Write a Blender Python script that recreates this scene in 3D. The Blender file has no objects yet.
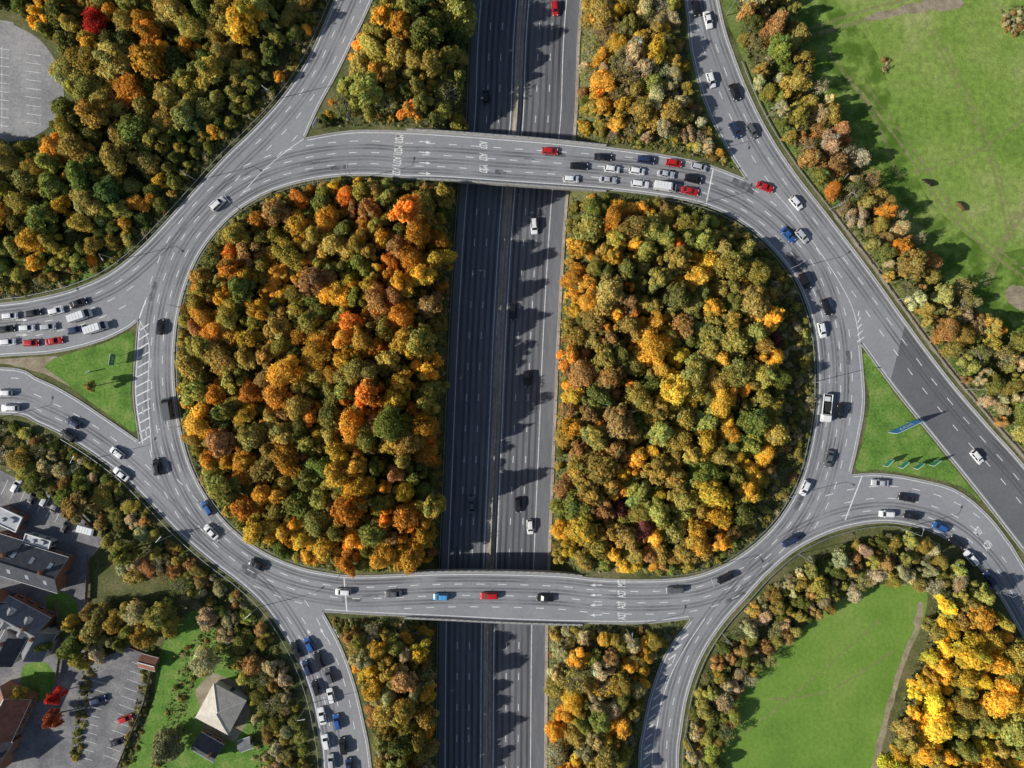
import bpy, math, random
import numpy as np
from mathutils import Vector, Matrix, kdtree
from mathutils.geometry import delaunay_2d_cdt
random.seed(7); rng=np.random.default_rng(7)
S=0.28; H=191.15; ZM=-7.0
def K(z=0.0): return S*(H-z)/H
def W(px,py,z=0.0):
    k=K(z); return ((px-512)*k,(384-py)*k)
scene=bpy.context.scene
col=scene.collection
# ---------------------------------------------------------------- materials
def newmat(name):
    m=bpy.data.materials.new(name); m.use_nodes=True
    nt=m.node_tree; nt.nodes.clear(); return m,nt
def N(nt,t,**kw):
    n=nt.nodes.new(t)
    for k,v in kw.items(): setattr(n,k,v)
    return n
def surf(name,stops,scale=0.3,rough=0.9,scale2=None,amt2=0.5,detail=8,bump=0.0,spec=0.3,stretch=None,metal=0,scale3=None,amt3=0.3):
    m,nt=newmat(name); L=nt.links
    geo=N(nt,'ShaderNodeNewGeometry'); 
    mp=N(nt,'ShaderNodeMapping'); L.new(geo.outputs['Position'],mp.inputs['Vector'])
    if stretch: mp.inputs['Scale'].default_value=stretch
    n1=N(nt,'ShaderNodeTexNoise'); n1.inputs['Scale'].default_value=scale; n1.inputs['Detail'].default_value=detail; n1.inputs['Roughness'].default_value=0.6
    L.new(mp.outputs[0],n1.inputs['Vector'])
    cr=N(nt,'ShaderNodeValToRGB'); e=cr.color_ramp.elements
    ps=[0.32+0.36*i/(len(stops)-1) for i in range(len(stops))]
    e[0].position=ps[0]; e[0].color=(*stops[0],1); e[1].position=ps[-1]; e[1].color=(*stops[-1],1)
    for p,c in list(zip(ps,stops))[1:-1]:
        q=e.new(p); q.color=(*c,1)
    L.new(n1.outputs['Fac'],cr.inputs['Fac'])
    out=cr.outputs['Color']
    for sc,am in((scale2,amt2),(scale3,amt3)):
        if not sc: continue
        n2=N(nt,'ShaderNodeTexNoise'); n2.inputs['Scale'].default_value=sc; n2.inputs['Detail'].default_value=6; n2.inputs['Roughness'].default_value=0.7
        L.new(mp.outputs[0],n2.inputs['Vector'])
        mr=N(nt,'ShaderNodeMapRange'); mr.inputs['From Min'].default_value=0.3; mr.inputs['From Max'].default_value=0.7
        mr.inputs['To Min'].default_value=1-am; mr.inputs['To Max'].default_value=1+am
        L.new(n2.outputs['Fac'],mr.inputs['Value'])
        vm=N(nt,'ShaderNodeVectorMath',operation='SCALE'); L.new(out,vm.inputs[0]); L.new(mr.outputs[0],vm.inputs['Scale']); out=vm.outputs[0]
    b=N(nt,'ShaderNodeBsdfPrincipled'); b.inputs['Roughness'].default_value=rough; b.inputs['Specular IOR Level'].default_value=spec; b.inputs['Metallic'].default_value=metal
    L.new(out,b.inputs['Base Color'])
    if bump:
        n3=N(nt,'ShaderNodeTexNoise'); n3.inputs['Scale'].default_value=scale2 or scale*6; n3.inputs['Detail'].default_value=5
        L.new(geo.outputs['Position'],n3.inputs['Vector'])
        bp=N(nt,'ShaderNodeBump'); bp.inputs['Distance'].default_value=bump; bp.inputs['Strength'].default_value=0.8
        L.new(n3.outputs['Fac'],bp.inputs['Height']); L.new(bp.outputs[0],b.inputs['Normal'])
    o=N(nt,'ShaderNodeOutputMaterial'); L.new(b.outputs[0],o.inputs[0]); return m
def leafmat(name,trans=0.3):
    m,nt=newmat(name); L=nt.links
    at=N(nt,'ShaderNodeAttribute',attribute_name='tint'); oi=N(nt,'ShaderNodeObjectInfo')
    vm=N(nt,'ShaderNodeVectorMath',operation='MULTIPLY'); L.new(at.outputs['Color'],vm.inputs[0]); L.new(oi.outputs['Color'],vm.inputs[1])
    d=N(nt,'ShaderNodeBsdfDiffuse'); t=N(nt,'ShaderNodeBsdfTranslucent'); mx=N(nt,'ShaderNodeMixShader'); mx.inputs[0].default_value=trans
    L.new(vm.outputs[0],d.inputs[0]); L.new(vm.outputs[0],t.inputs[0]); L.new(d.outputs[0],mx.inputs[1]); L.new(t.outputs[0],mx.inputs[2])
    o=N(nt,'ShaderNodeOutputMaterial'); L.new(mx.outputs[0],o.inputs[0]); return m
def plain(name,c,rough=0.5,metal=0,spec=0.5,obj=False,coat=0):
    m,nt=newmat(name); b=N(nt,'ShaderNodeBsdfPrincipled'); b.inputs['Roughness'].default_value=rough; b.inputs['Metallic'].default_value=metal
    b.inputs['Specular IOR Level'].default_value=spec; b.inputs['Coat Weight'].default_value=coat
    if obj:
        oi=N(nt,'ShaderNodeObjectInfo'); nt.links.new(oi.outputs['Color'],b.inputs['Base Color'])
    else:
        n=N(nt,'ShaderNodeTexNoise'); n.inputs['Scale'].default_value=3.0; n.inputs['Detail'].default_value=6
        g=N(nt,'ShaderNodeNewGeometry'); nt.links.new(g.outputs['Position'],n.inputs['Vector'])
        mx=N(nt,'ShaderNodeMix',data_type='RGBA'); nt.links.new(n.outputs['Fac'],mx.inputs['Factor'])
        mx.inputs['A'].default_value=(*[v*0.75 for v in c],1); mx.inputs['B'].default_value=(*[min(1,v*1.2) for v in c],1)
        nt.links.new(mx.outputs['Result'],b.inputs['Base Color'])
    o=N(nt,'ShaderNodeOutputMaterial'); nt.links.new(b.outputs[0],o.inputs[0]); return m
def wearmat(name,c,alpha,scale=0.5,lo=.35,hi=.65,stretch=(1,1,1)):
    m,nt=newmat(name); L=nt.links
    g=N(nt,'ShaderNodeNewGeometry'); n=N(nt,'ShaderNodeTexNoise'); n.inputs['Scale'].default_value=scale; n.inputs['Detail'].default_value=8
    mp=N(nt,'ShaderNodeMapping'); mp.inputs['Scale'].default_value=stretch
    L.new(g.outputs['Position'],mp.inputs[0]); L.new(mp.outputs[0],n.inputs['Vector'])
    mr=N(nt,'ShaderNodeMapRange'); mr.inputs['From Min'].default_value=lo; mr.inputs['From Max'].default_value=hi; mr.inputs['To Max'].default_value=alpha
    L.new(n.outputs['Fac'],mr.inputs['Value'])
    d=N(nt,'ShaderNodeBsdfDiffuse'); d.inputs[0].default_value=(*c,1); t=N(nt,'ShaderNodeBsdfTransparent'); mx=N(nt,'ShaderNodeMixShader')
    L.new(mr.outputs[0],mx.inputs[0]); L.new(t.outputs[0],mx.inputs[1]); L.new(d.outputs[0],mx.inputs[2])
    o=N(nt,'ShaderNodeOutputMaterial'); L.new(mx.outputs[0],o.inputs[0]); return m
M={}
M['ground']=surf('rough_ground',[(0.055,0.065,0.022),(0.11,0.12,0.04),(0.18,0.16,0.08)],0.12,1,1.6,0.5,bump=0.1)
M['asphalt']=surf('asphalt',[(0.235,0.238,0.25),(0.275,0.278,0.29),(0.31,0.312,0.32)],0.045,0.9,0.9,0.10,bump=0.01,scale3=4,amt3=0.10)
M['asphalt_dark']=surf('motorway_asphalt',[(0.125,0.13,0.142),(0.165,0.17,0.184),(0.205,0.21,0.22)],0.08,0.9,0.8,0.16,stretch=(1,0.12,1),scale3=3,amt3=.12)
M['asphalt_old']=surf('car_park_asphalt',[(0.23,0.225,0.225),(0.29,0.285,0.285),(0.36,0.35,0.34)],0.12,0.9,1.2,0.25)
M['yard']=surf('yard_paving',[(0.12,0.118,0.122),(0.19,0.185,0.19),(0.29,0.28,0.26)],0.15,0.9,1.5,0.3)
M['field']=surf('field_grass',[(0.125,0.215,0.032),(0.175,0.275,0.045),(0.22,0.30,0.065),(0.31,0.335,0.12)],0.05,1,0.6,0.32,bump=0.2,scale3=2.6,amt3=.3,detail=12)
M['field2']=surf('meadow_grass',[(0.12,0.225,0.032),(0.155,0.27,0.04),(0.20,0.295,0.06)],0.06,1,0.9,0.17,bump=0.12,scale3=3.2,amt3=.2)
M['verge']=surf('verge_grass',[(0.09,0.14,0.025),(0.15,0.21,0.045),(0.23,0.23,0.09)],0.22,1,1.6,0.35,bump=0.1)
M['lawn']=surf('lawn_grass',[(0.08,0.17,0.025),(0.125,0.24,0.038),(0.21,0.28,0.07)],0.2,1,1.4,0.4,bump=0.12,scale3=3.5,amt3=.25)
M['dirt']=surf('bare_earth',[(0.20,0.16,0.10),(0.30,0.25,0.17),(0.37,0.32,0.23)],0.3,1,2,0.3)
M['median']=surf('central_reserve_gravel',[(0.30,0.24,0.17),(0.44,0.37,0.29),(0.52,0.46,0.38)],0.4,1,2.5,0.35,stretch=(1,0.3,1))
M['white']=surf('road_paint',[(0.5,0.5,0.49),(0.7,0.7,0.68),(0.82,0.82,0.80)],1.2,0.7)
M['kerb']=surf('kerb_concrete',[(0.32,0.31,0.28),(0.44,0.43,0.39)],0.8,0.9,3,0.2)
M['concrete']=surf('concrete',[(0.30,0.29,0.26),(0.42,0.41,0.37)],0.3,0.9,2,0.2)
M['steel']=plain('galvanised_steel',(0.42,0.43,0.44),0.5,0.5)
M['bark']=surf('bark',[(0.08,0.065,0.05),(0.15,0.13,0.10)],3,1)
M['twig']=surf('twigs',[(0.28,0.24,0.19),(0.42,0.37,0.31)],3,1)
M['leaf']=leafmat('leaves',0.33)
M['paint']=plain('car_paint',(1,1,1),0.3,0.0,0.5,obj=True,coat=0.6)
M['glass']=plain('car_glass',(0.012,0.014,0.017),0.08,0,0.6)
M['tyre']=plain('tyre_rubber',(0.02,0.02,0.02),0.8)
M['lamp']=plain('headlamp',(0.7,0.7,0.7),0.2)
M['rooflight']=plain('rooflight_glass',(0.35,0.38,0.42),0.15)
M['tail']=plain('tail_lamp',(0.35,0.01,0.01),0.3)
M['wear']=wearmat('tyre_wear',(0.13,0.132,0.14),0.5,0.12,.25,.75)
M['mwear']=wearmat('motorway_tyre_wear',(0.08,0.083,0.09),0.55,0.3,.25,.7,(1,.08,1))
M['patch']=wearmat('tar_repair',(0.13,0.132,0.138),0.85,0.6)
M['track']=wearmat('worn_grass_track',(0.34,0.32,0.15),0.75,0.5)
M['lush']=wearmat('lush_grass_patch',(0.10,0.19,0.028),0.7,0.22,.42,.62)
# ---------------------------------------------------------------- helpers
def obj(name,verts,faces,mat=None,parent=None,mats=None,mi=None,smooth=False):
    me=bpy.data.meshes.new(name); me.from_pydata([tuple(v) for v in verts],[],[tuple(f) for f in faces]); 
    for m in (mats or [mat]): me.materials.append(m)
    if mi is not None: me.polygons.foreach_set('material_index',mi)
    if smooth: me.polygons.foreach_set('use_smooth',[True]*len(me.polygons))
    me.update(); o=bpy.data.objects.new(name,me); col.objects.link(o)
    if parent: o.parent=parent
    return o
def inst(name,me,loc,rz=0,sc=1,color=None):
    o=bpy.data.objects.new(name,me); o.location=loc; o.rotation_euler=(0,0,rz)
    o.scale=(sc,sc,sc) if not hasattr(sc,'__len__') else sc
    if color is not None: o.color=(*color,1)
    col.objects.link(o); return o
def cat(pts,n=7):
    P=[np.array(p,float) for p in pts]
    if len(P)<3: return P
    Q=[2*P[0]-P[1]]+P+[2*P[-1]-P[-2]]; out=[]
    for i in range(1,len(Q)-2):
        p0,p1,p2,p3=Q[i-1:i+3]
        for k in range(n):
            t=k/n
            out.append(0.5*((2*p1)+(-p0+p2)*t+(2*p0-5*p1+4*p2-p3)*t*t+(-p0+3*p1-3*p2+p3)*t**3))
    out.append(P[-1]); return out
def closed_cat(pts,n=7):
    P=[np.array(p,float) for p in pts]; m=len(P); out=[]
    for i in range(m):
        p0,p1,p2,p3=P[i-1],P[i],P[(i+1)%m],P[(i+2)%m]
        for k in range(n):
            t=k/n
            out.append(0.5*((2*p1)+(-p0+p2)*t+(2*p0-5*p1+4*p2-p3)*t*t+(-p0+3*p1-3*p2+p3)*t**3))
    return out
def inpoly(x,y,poly):
    x=np.atleast_1d(np.asarray(x,float)); y=np.atleast_1d(np.asarray(y,float)); P=np.asarray(poly,float); r=np.zeros(x.shape,bool)
    j=len(P)-1
    for i in range(len(P)):
        xi,yi=P[i]; xj,yj=P[j]
        if yi!=yj:
            c=((yi>y)!=(yj>y))&(x<(xj-xi)*(y-yi)/(yj-yi)+xi); r^=c
        j=i
    return r
def resample(pts,step):
    P=np.array(pts,float); d=np.r_[0,np.cumsum(np.hypot(*(P[1:]-P[:-1]).T))]; n=max(2,int(d[-1]/step)+1); s=np.linspace(0,d[-1],n)
    return np.c_[np.interp(s,d,P[:,0]),np.interp(s,d,P[:,1])]
def offset(P,d):
    P=np.asarray(P,float); T=np.gradient(P,axis=0); T/=np.maximum(1e-9,np.hypot(T[:,0],T[:,1]))[:,None]
    return P+np.c_[-T[:,1],T[:,0]]*d
def w2(P,z=0): return np.array([W(a,b,z) for a,b in P])
def fillpoly(name,polys,z,mat):
    vs=[];es=[]
    for p in polys:
        b=len(vs); n=len(p); vs+= [Vector((float(a),float(c))) for a,c in p]; es+=[(b+i,b+(i+1)%n) for i in range(n)]
    ov,oe,of,_,_,_=delaunay_2d_cdt(vs,es,[],0,1e-5)
    V=np.array([(v.x,v.y) for v in ov]); F=np.array([f for f in of if len(f)==3]); C=V[F].mean(1); r=np.zeros(len(C),bool)
    for p in polys: r^=inpoly(C[:,0],C[:,1],p)
    F=F[r]; fl=[]
    for f in F:
        a,b,c=V[f]; fl.append(tuple(f) if (b[0]-a[0])*(c[1]-a[1])-(b[1]-a[1])*(c[0]-a[0])>0 else tuple(f[::-1]))
    return obj(name,[(a,b,z) for a,b in V],fl,mat)
class MB:
    def __init__(s): s.v=[];s.f=[];s.m=[]
    def quad(s,pts,m=0):
        b=len(s.v); s.v+= [tuple(p) for p in pts]; s.f.append(tuple(range(b,b+len(pts)))); s.m.append(m)
    def box(s,c,sz,rz=0,m=0,top=1.0):
        cx,cy,cz=c; a,b,h=[q/2 for q in sz]; co,si=math.cos(rz),math.sin(rz); B=len(s.v)
        for k,(zz,f) in enumerate(((-h,1),(h,top))):
            for dx,dy in ((-a,-b),(a,-b),(a,b),(-a,b)):
                dx*=f;dy*=f; s.v.append((cx+dx*co-dy*si,cy+dx*si+dy*co,cz+zz))
        for q in ((3,2,1,0),(4,5,6,7),(0,1,5,4),(1,2,6,5),(2,3,7,6),(3,0,4,7)): s.f.append(tuple(B+i for i in q)); s.m.append(m)
    def tube(s,p0,p1,r0,r1,n=6,m=0):
        p0=Vector(p0);p1=Vector(p1); d=(p1-p0).normalized(); a=d.orthogonal().normalized(); b=d.cross(a); B=len(s.v)
        for p,r in((p0,r0),(p1,r1)):
            for i in range(n):
                t=2*math.pi*i/n; s.v.append(tuple(p+a*math.cos(t)*r+b*math.sin(t)*r))
        for i in range(n): s.f.append((B+i,B+(i+1)%n,B+n+(i+1)%n,B+n+i)); s.m.append(m)
        s.f.append(tuple(B+n+i for i in range(n))); s.m.append(m); s.f.append(tuple(B+n-1-i for i in range(n))); s.m.append(m)
    def strip(s,P,w,z,m=0):
        P=np.asarray(P,float); A=offset(P,w/2);Bq=offset(P,-w/2); b=len(s.v); n=len(P)
        for i in range(n): s.v+= [(A[i][0],A[i][1],z),(Bq[i][0],Bq[i][1],z)]
        for i in range(n-1): s.f.append((b+2*i,b+2*i+1,b+2*i+3,b+2*i+2)); s.m.append(m)
    def wall(s,P,w,z0,z1,m=0):
        P=np.asarray(P,float); A=offset(P,w/2);C=offset(P,-w/2); b=len(s.v); n=len(P)
        for i in range(n): s.v+= [(A[i][0],A[i][1],z0),(A[i][0],A[i][1],z1),(C[i][0],C[i][1],z1),(C[i][0],C[i][1],z0)]
        for i in range(n-1):
            q=b+4*i
            for k in range(3): s.f.append((q+k,q+k+1,q+k+5,q+k+4)); s.m.append(m)
        s.f.append((b,b+3,b+2,b+1)); s.m.append(m); q=b+4*(n-1); s.f.append((q,q+1,q+2,q+3)); s.m.append(m)
    def mesh(s,name,mats):
        me=bpy.data.meshes.new(name); me.from_pydata(s.v,[],s.f)
        for m in mats: me.materials.append(m)
        me.polygons.foreach_set('material_index',s.m); me.update(); return me
    def done(s,name,mats):
        o=bpy.data.objects.new(name,s.mesh(name,mats)); col.objects.link(o); return o
# ---------------------------------------------------------------- map tracing (site plan units of 0.28 m)
inner=closed_cat([(400,177),(370,175),(340,176),(310,180),(280,188),(255,199),(232,215),(212,236),(196,260),(184,290),(177,320),(174,350),(174,380),(177,410),(182,438),(190,465),(202,490),(219,515),(240,536),(265,553),(295,566),(325,573),(360,576),(440,573),(500,573),(560,575),(600,579),(650,580),(690,577),(720,567),(748,550),(772,528),(790,503),(803,475),(812,440),(817,405),(818,370),(815,335),(807,305),(795,278),(778,255),(757,234),(733,217),(705,205),(680,199),(640,193),(600,189),(560,186),(500,182),(440,178)])
segs={}
segs['NWW']=cat([(500,-330),(405,-160),(335,0),(322,30),(305,65),(282,98),(255,128),(225,157),(195,190),(167,221),(140,249),(110,273),(75,289),(40,298),(0,304),(-150,318),(-400,340)])
segs['Wa']=cat([(-400,390),(-150,366),(0,356),(55,352),(100,341),(128,328),(139,319)])
segs['Wb']=cat([(139,319),(136,350),(134,395),(140,442)])
segs['Wc']=cat([(140,442),(105,418),(70,395),(40,380),(0,368),(-150,378),(-400,402)])
segs['SWW']=cat([(-400,460),(-150,430),(0,414),(40,424),(80,445),(120,474),(150,503),(180,534),(210,560),(240,583),(265,607),(285,636),(300,665),(312,700),(320,740),(323,768),(330,900),(345,1100)])
segs['SWr']=cat([(395,1100),(382,900),(371,768),(363,720),(353,680),(340,645),(322,611)])
segs['Sb']=cat([(322,611),(370,614),(440,617),(500,620),(560,622),(640,623),(692,618)])
segs['Sl']=cat([(692,618),(667,652),(652,690),(643,730),(639,768),(640,900),(645,1100)])
segs['SE']=cat([(686,1100),(680,900),(678,768),(681,730),(688,692),(702,655),(722,624),(745,598),(770,571),(800,547),(840,529),(885,522),(928,530),(960,548),(985,574),(1005,605),(1024,638),(1120,800),(1240,1000)])
segs['SEt']=cat([(1290,960),(1120,728),(1024,567),(1007,540),(985,513),(955,490),(915,479),(880,474),(850,475)])
segs['Ta']=cat([(850,475),(858,440),(864,400),(860,342)])
segs['Tb']=cat([(860,342),(895,390),(940,446),(985,502),(1024,552),(1120,672),(1310,900)])
segs['DR']=cat([(1340,830),(1120,582),(1024,466),(990,428),(950,381),(910,328),(870,272),(830,219),(790,167),(760,118),(735,60),(718,0),(690,-160),(660,-330)])
segs['NEl']=cat([(620,-330),(655,-160),(685,0),(691,50),(705,103),(725,145),(747,180)])
segs['Nb']=cat([(747,180),(700,163),(640,152),(560,143),(500,138),(430,133),(380,131),(345,132),(304,139)])
segs['NWr']=cat([(304,139),(318,108),(336,75),(352,42),(372,0),(440,-160),(535,-330)])
order=['NWW','Wa','Wb','Wc','SWW','SWr','Sb','Sl','SE','SEt','Ta','Tb','DR','NEl','Nb','NWr']
outer=[]
for k in order:
    q=segs[k]; outer+= q[:-1] if np.hypot(*(q[-1]-segs[order[(order.index(k)+1)%len(order)]][0]))<1 else q
outer_w=w2(outer); inner_w=w2(inner)
edge_lists=[resample(segs[k],3) for k in order]+[resample(inner+[inner[0]],3)]
EP=np.concatenate(edge_lists); ET=np.concatenate([np.gradient(e,axis=0) for e in edge_lists]); ET/=np.hypot(ET[:,0],ET[:,1])[:,None]
kd=kdtree.KDTree(len(EP))
for i,e in enumerate(EP): kd.insert((e[0],e[1],0),i)
kd.balance()
def edist(x,y):
    _,i,d=kd.find((x,y,0)); return d,i
RX0,RY0,RS=-420,-350,2
gx_=np.arange(RX0,1400,RS); gy_=np.arange(RY0,1150,RS); GX,GY=np.meshgrid(gx_,gy_)
RM=inpoly(GX.ravel(),GY.ravel(),np.array(outer)).reshape(GX.shape)^inpoly(GX.ravel(),GY.ravel(),np.array(inner)).reshape(GX.shape)
NM=RM.copy()
for e in EP:
    i=int((e[1]-RY0)/RS); j=int((e[0]-RX0)/RS); NM[max(0,i-1):i+2,max(0,j-1):j+2]=True
def ras(Mk,x,y):
    x=np.asarray(x,float);y=np.asarray(y,float)
    i=np.clip(np.rint((y-RY0)/RS).astype(int),0,Mk.shape[0]-1); j=np.clip(np.rint((x-RX0)/RS).astype(int),0,Mk.shape[1]-1); return Mk[i,j]
def on_road(x,y): return bool(ras(RM,x,y))
MC=np.array([(640,-900),(551,-250),(523,0),(517,120),(508,200),(500,330),(495,450),(490,570),(488,640),(487,768),(485,1000),(480,1700)],float)
MCw=w2(np.array(cat(MC,8)),ZM)
MCx_y=MCw[::-1]
def mx(y): return np.interp(y,MCx_y[:,1],MCx_y[:,0])
kz=K(ZM)
EL,ER=-49*kz,57*kz
SLW=8.0
def terr(x,y):
    u=x-mx(y)
    d=np.where(u<0,(EL-1.0)-u,u-(ER+1.0)); t=np.clip(d/SLW,0,1)
    return (ZM-0.06)*(1-t)
# ---------------------------------------------------------------- terrain
us=sorted(set([-3000,-1500,-700,-400,-250]+list(np.arange(-190,191,4.0))+[250,400,700,1500,3000]+[EL-1,ER+1,EL-1-SLW,ER+1+SLW]+[EL-1-SLW*i/4 for i in (1,2,3)]+[ER+1+SLW*i/4 for i in(1,2,3)]))
ys=[-3000,-1500,-700,-400,-260]+list(np.arange(-220,221,4.0))+[260,400,700,1500,3000]
V=[];F=[]
for y in ys:
    for u in us:
        x=float(mx(y))+u; V.append((x,y,float(terr(np.array(x),np.array(y)))))
nu=len(us)
for j in range(len(ys)-1):
    for i in range(nu-1): a=j*nu+i; F.append((a,a+1,a+nu+1,a+nu))
obj('ground',V,F,M['ground'])
def sheet(name,pts,z,mat,smooth=True,jit=0):
    P=closed_cat(pts,6) if smooth else [np.array(p,float) for p in pts]
    if jit: P=[p+rng.normal(0,jit,2) for p in P]
    return fillpoly(name,[w2(P)],z,mat)
fillpoly('roundabout_road',[outer_w,inner_w],0.060,M['asphalt'])
dk=list(resample(segs['Tb'],6)[8:]); dr=offset(resample(segs['DR'],6),0); dr=[p for p in dr if p[0]>905]
fillpoly('road_resurfacing',[w2([p+np.array([2.5,-2]) for p in dk]+[p+np.array([-2.5,2]) for p in dr])],0.064,surf('new_asphalt',[(0.12,0.122,0.13),(0.155,0.157,0.165)],0.08,0.9,1,0.12))
def mstrip(name,a,b,z,mat):
    V=[];F=[];n=len(MCw)
    for (x,y) in MCw: V+=[(x+a,y,z),(x+b,y,z)]
    for i in range(n-1): F.append((2*i+1,2*i,2*i+2,2*i+3))
    return obj(name,V,F,mat)
mstrip('motorway_road',EL,ER,ZM,M['asphalt_dark'])
mstrip('central_reservation',-4.0*kz,3.6*kz,ZM+0.01,M['median'])
mstrip('motorway_verge',ER,ER+1.0,ZM+0.01,M['median'])
MR=resample(MCw[(MCw[:,1]<420)&(MCw[:,1]>-420)],1.0)
mw=MB()
for o_ in(-36,-24.5,-12.5,12,25,37):
    for s_ in(-1,1): mw.strip((MR+np.array([o_*kz+s_*.85,0]))[::6],0.75,ZM+0.005)
mw.done('motorway_tyre_wear',[M['mwear']])
mk=MB()
def ml(offp,dash=None,w=0.22):
    P=MR+np.array([offp*kz,0])
    if dash is None: mk.strip(P[::6],w,ZM+0.014)
    else:
        for i in range(0,len(P)-3,dash): mk.strip(P[i:i+3],w,ZM+0.014)
for o_ in(-42,-6.5,6,43.5): ml(o_)
for o_ in(-30.5,-18.5,18.5,31): ml(o_,9,0.2)
mk.done('motorway_lane_markings',[M['white']])
cb=MB(); Gm=MR[::4]
cb.wall(Gm+np.array([-.1,0]),0.55,ZM+0.0,ZM+0.5); cb.wall(Gm+np.array([-.1,0]),0.28,ZM+0.49,ZM+0.95)
cb.done('central_concrete_barrier',[M['concrete']])
# ---------------------------------------------------------------- ring markings
mk=MB(); wr=MB(); placed=[]
def clear_of(p,r):
    for q in placed[-6000:]:
        if abs(q[0]-p[0])<r and abs(q[1]-p[1])<r: return False
    return True
def dashes(P,dlen,gap,mask=None,edge=6.5,chk=5.5,w=0.2):
    P=resample(P,1.0); i=0; new=[]
    while i<len(P)-dlen:
        c=P[i+dlen//2]
        if -320<c[0]<1340 and -300<c[1]<1060 and (mask is None or mask(*c)) and on_road(*c) and edist(*c)[0]>edge and clear_of(c,chk):
            mk.strip(w2(P[i:i+dlen+1:max(1,dlen//3)]),w,0.069); new.append(c)
        i+=dlen+gap
    placed.extend(new)
innc=np.array(inner+[inner[0]])
inner_a=np.array(inner)
sg=1 if not inpoly(*offset(resample(innc,3),3)[20],inner_a)[0] else -1
def lane_off(base,d): return offset(resample(base,3),d)
for d in (11.3,22.6,34): dashes(lane_off(innc,sg*d),8,14,edge=7)
def side(seg):
    P=resample(segs[seg],3); q=offset(P,4)[len(P)//2]; return 1 if on_road(*q) else -1
dashes(lane_off(segs['DR'],side('DR')*13),9,16)
dashes(lane_off(segs['DR'],side('DR')*26),8,16,chk=8)
for sname in('NWW','SWW','SE'):
    for d in(12,24,36): dashes(lane_off(segs[sname],side(sname)*d),8,14,chk=8)
for k in order:
    P=resample(segs[k],3)
    if len(P)>4: mk.strip(w2(offset(P,side(k)*1.8)[1:-1]),0.18,0.069)
mk.strip(w2(offset(resample(innc,3),sg*1.8)),0.18,0.069)
for t in np.linspace(0,1,13):
    y=328+t*112; x0=138-3*math.sin(t*3.1); x1=147+ (3 if t<0.5 else 4)
    mk.strip(w2([(x0+1,y+3),(x1-1,y-4)]),0.34,0.069)
mk.strip(w2(cat([(139,318),(149,345),(148,395),(152,452)])),0.2,0.0735)
mk.strip(w2(cat([(139,319),(138,350),(136,395),(143,444)])),0.2,0.0735)
for t in np.linspace(0,1,14):
    y=768-t*130
    x=np.interp(y,[620,655,690,730,768],[697,674,659,650,646]); mk.strip(w2([(x-4,y+1.5),(x+3,y-4)]),0.38,0.069)
mk.strip(w2(cat([(705,618),(681,655),(665,690),(656,730),(652,768),(653,860)])),0.2,0.0735)
for t in np.linspace(0,1,5):
    x=861-2*t; y=340-t*26; mk.strip(w2([(x-4+3*t,y+2),(x+3-3*t,y-3)]),0.3,0.069)
mk.strip(w2(cat([(860,342),(853,310),(838,280),(815,245),(790,210),(768,185)])),0.18,0.0735)
mk.strip(w2(cat([(304,139),(288,150),(262,172),(240,196)])),0.18,0.0735)
for (a,b) in (((344,577),(347,612)),((706,204),(713,170)),((138,322),(146,300)),((862,476),(845,520))):
    mk.strip(w2([a,b]),0.35,0.0735)
kb=MB()
for k in order:
    P=resample(segs[k],3); kb.wall(w2(offset(P,-side(k)*0.5)),0.24,0.0,0.17)
P=resample(innc,3); kb.wall(w2(offset(P,-sg*0.5)),0.24,0.0,0.17)
kb.done('kerb',[M['kerb']])
for n_,d in enumerate((5,8,15.5,18.8,26.8,30)):
    P=lane_off(innc,sg*d)
    runs=[];cur=[]
    for p in P:
        if on_road(*p) and edist(*p)[0]>3: cur.append(p)
        else:
            if len(cur)>5: runs.append(cur)
            cur=[]
    if len(cur)>5: runs.append(cur)
    for r in runs: wr.strip(w2(r),0.6,0.0645)
for sname in('NWW','SWW','SE','DR'):
    for d in(4.5,8,16,19.5):
        P=lane_off(segs[sname],side(sname)*d); wr.strip(w2([p for p in P if -300<p[0]<1300]),0.55,0.0655)
wr.done('tyre_wear_marks',[M['wear']])
pb=MB()
for i in range(38):
    t=rng.integers(0,len(innc)-1); p=innc[t]; T=innc[(t+1)%len(innc)]-p; T/=max(1e-6,np.hypot(*T)); n=np.array([-T[1],T[0]])*sg
    c=p+n*rng.uniform(6,34); L_=rng.uniform(8,26)
    if edist(*c)[0]<6: continue
    pb.strip(w2([c-T*L_/2,c+T*L_/2]),rng.choice([.3,.3,1.2,2.4]),0.0662)
pb.done('tar_repair_patches',[M['patch']])
def text(txt,px,py,ang,h=1.25,stretch=2.5,z=0.0765,mat=None,name='road_lettering'):
    cu=bpy.data.curves.new(name,'FONT'); cu.body=txt; cu.size=1; cu.offset=0.02; cu.align_x='CENTER'; cu.align_y='CENTER'
    o=bpy.data.objects.new(name,cu); col.objects.link(o)
    dg=bpy.context.evaluated_depsgraph_get(); me=bpy.data.meshes.new_from_object(o.evaluated_get(dg)); bpy.data.objects.remove(o)
    me.materials.clear(); me.materials.append(mat or M['white'])
    o=bpy.data.objects.new(name,me); col.objects.link(o); x,y=W(px,py); o.location=(x,y,z); o.rotation_euler=(0,0,ang); o.scale=(h,h*stretch,1); return o
for i,t in enumerate(['M27','M27','A27','A27']): text(t,399-i*1.0,138.5+i*11,math.radians(-93))
for i,t in enumerate(['M27','A27','A27','A27']): text(t,622,583+i*11,math.radians(90))
for i,t in enumerate(['A27','A27','M27']): text(t,483,145+i*12,math.radians(-93))
text('M27',978,532,math.radians(45)); text('A27',987,546,math.radians(45)); text('A27',800,604,math.radians(225)); text('M27',791,596,math.radians(225))
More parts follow.
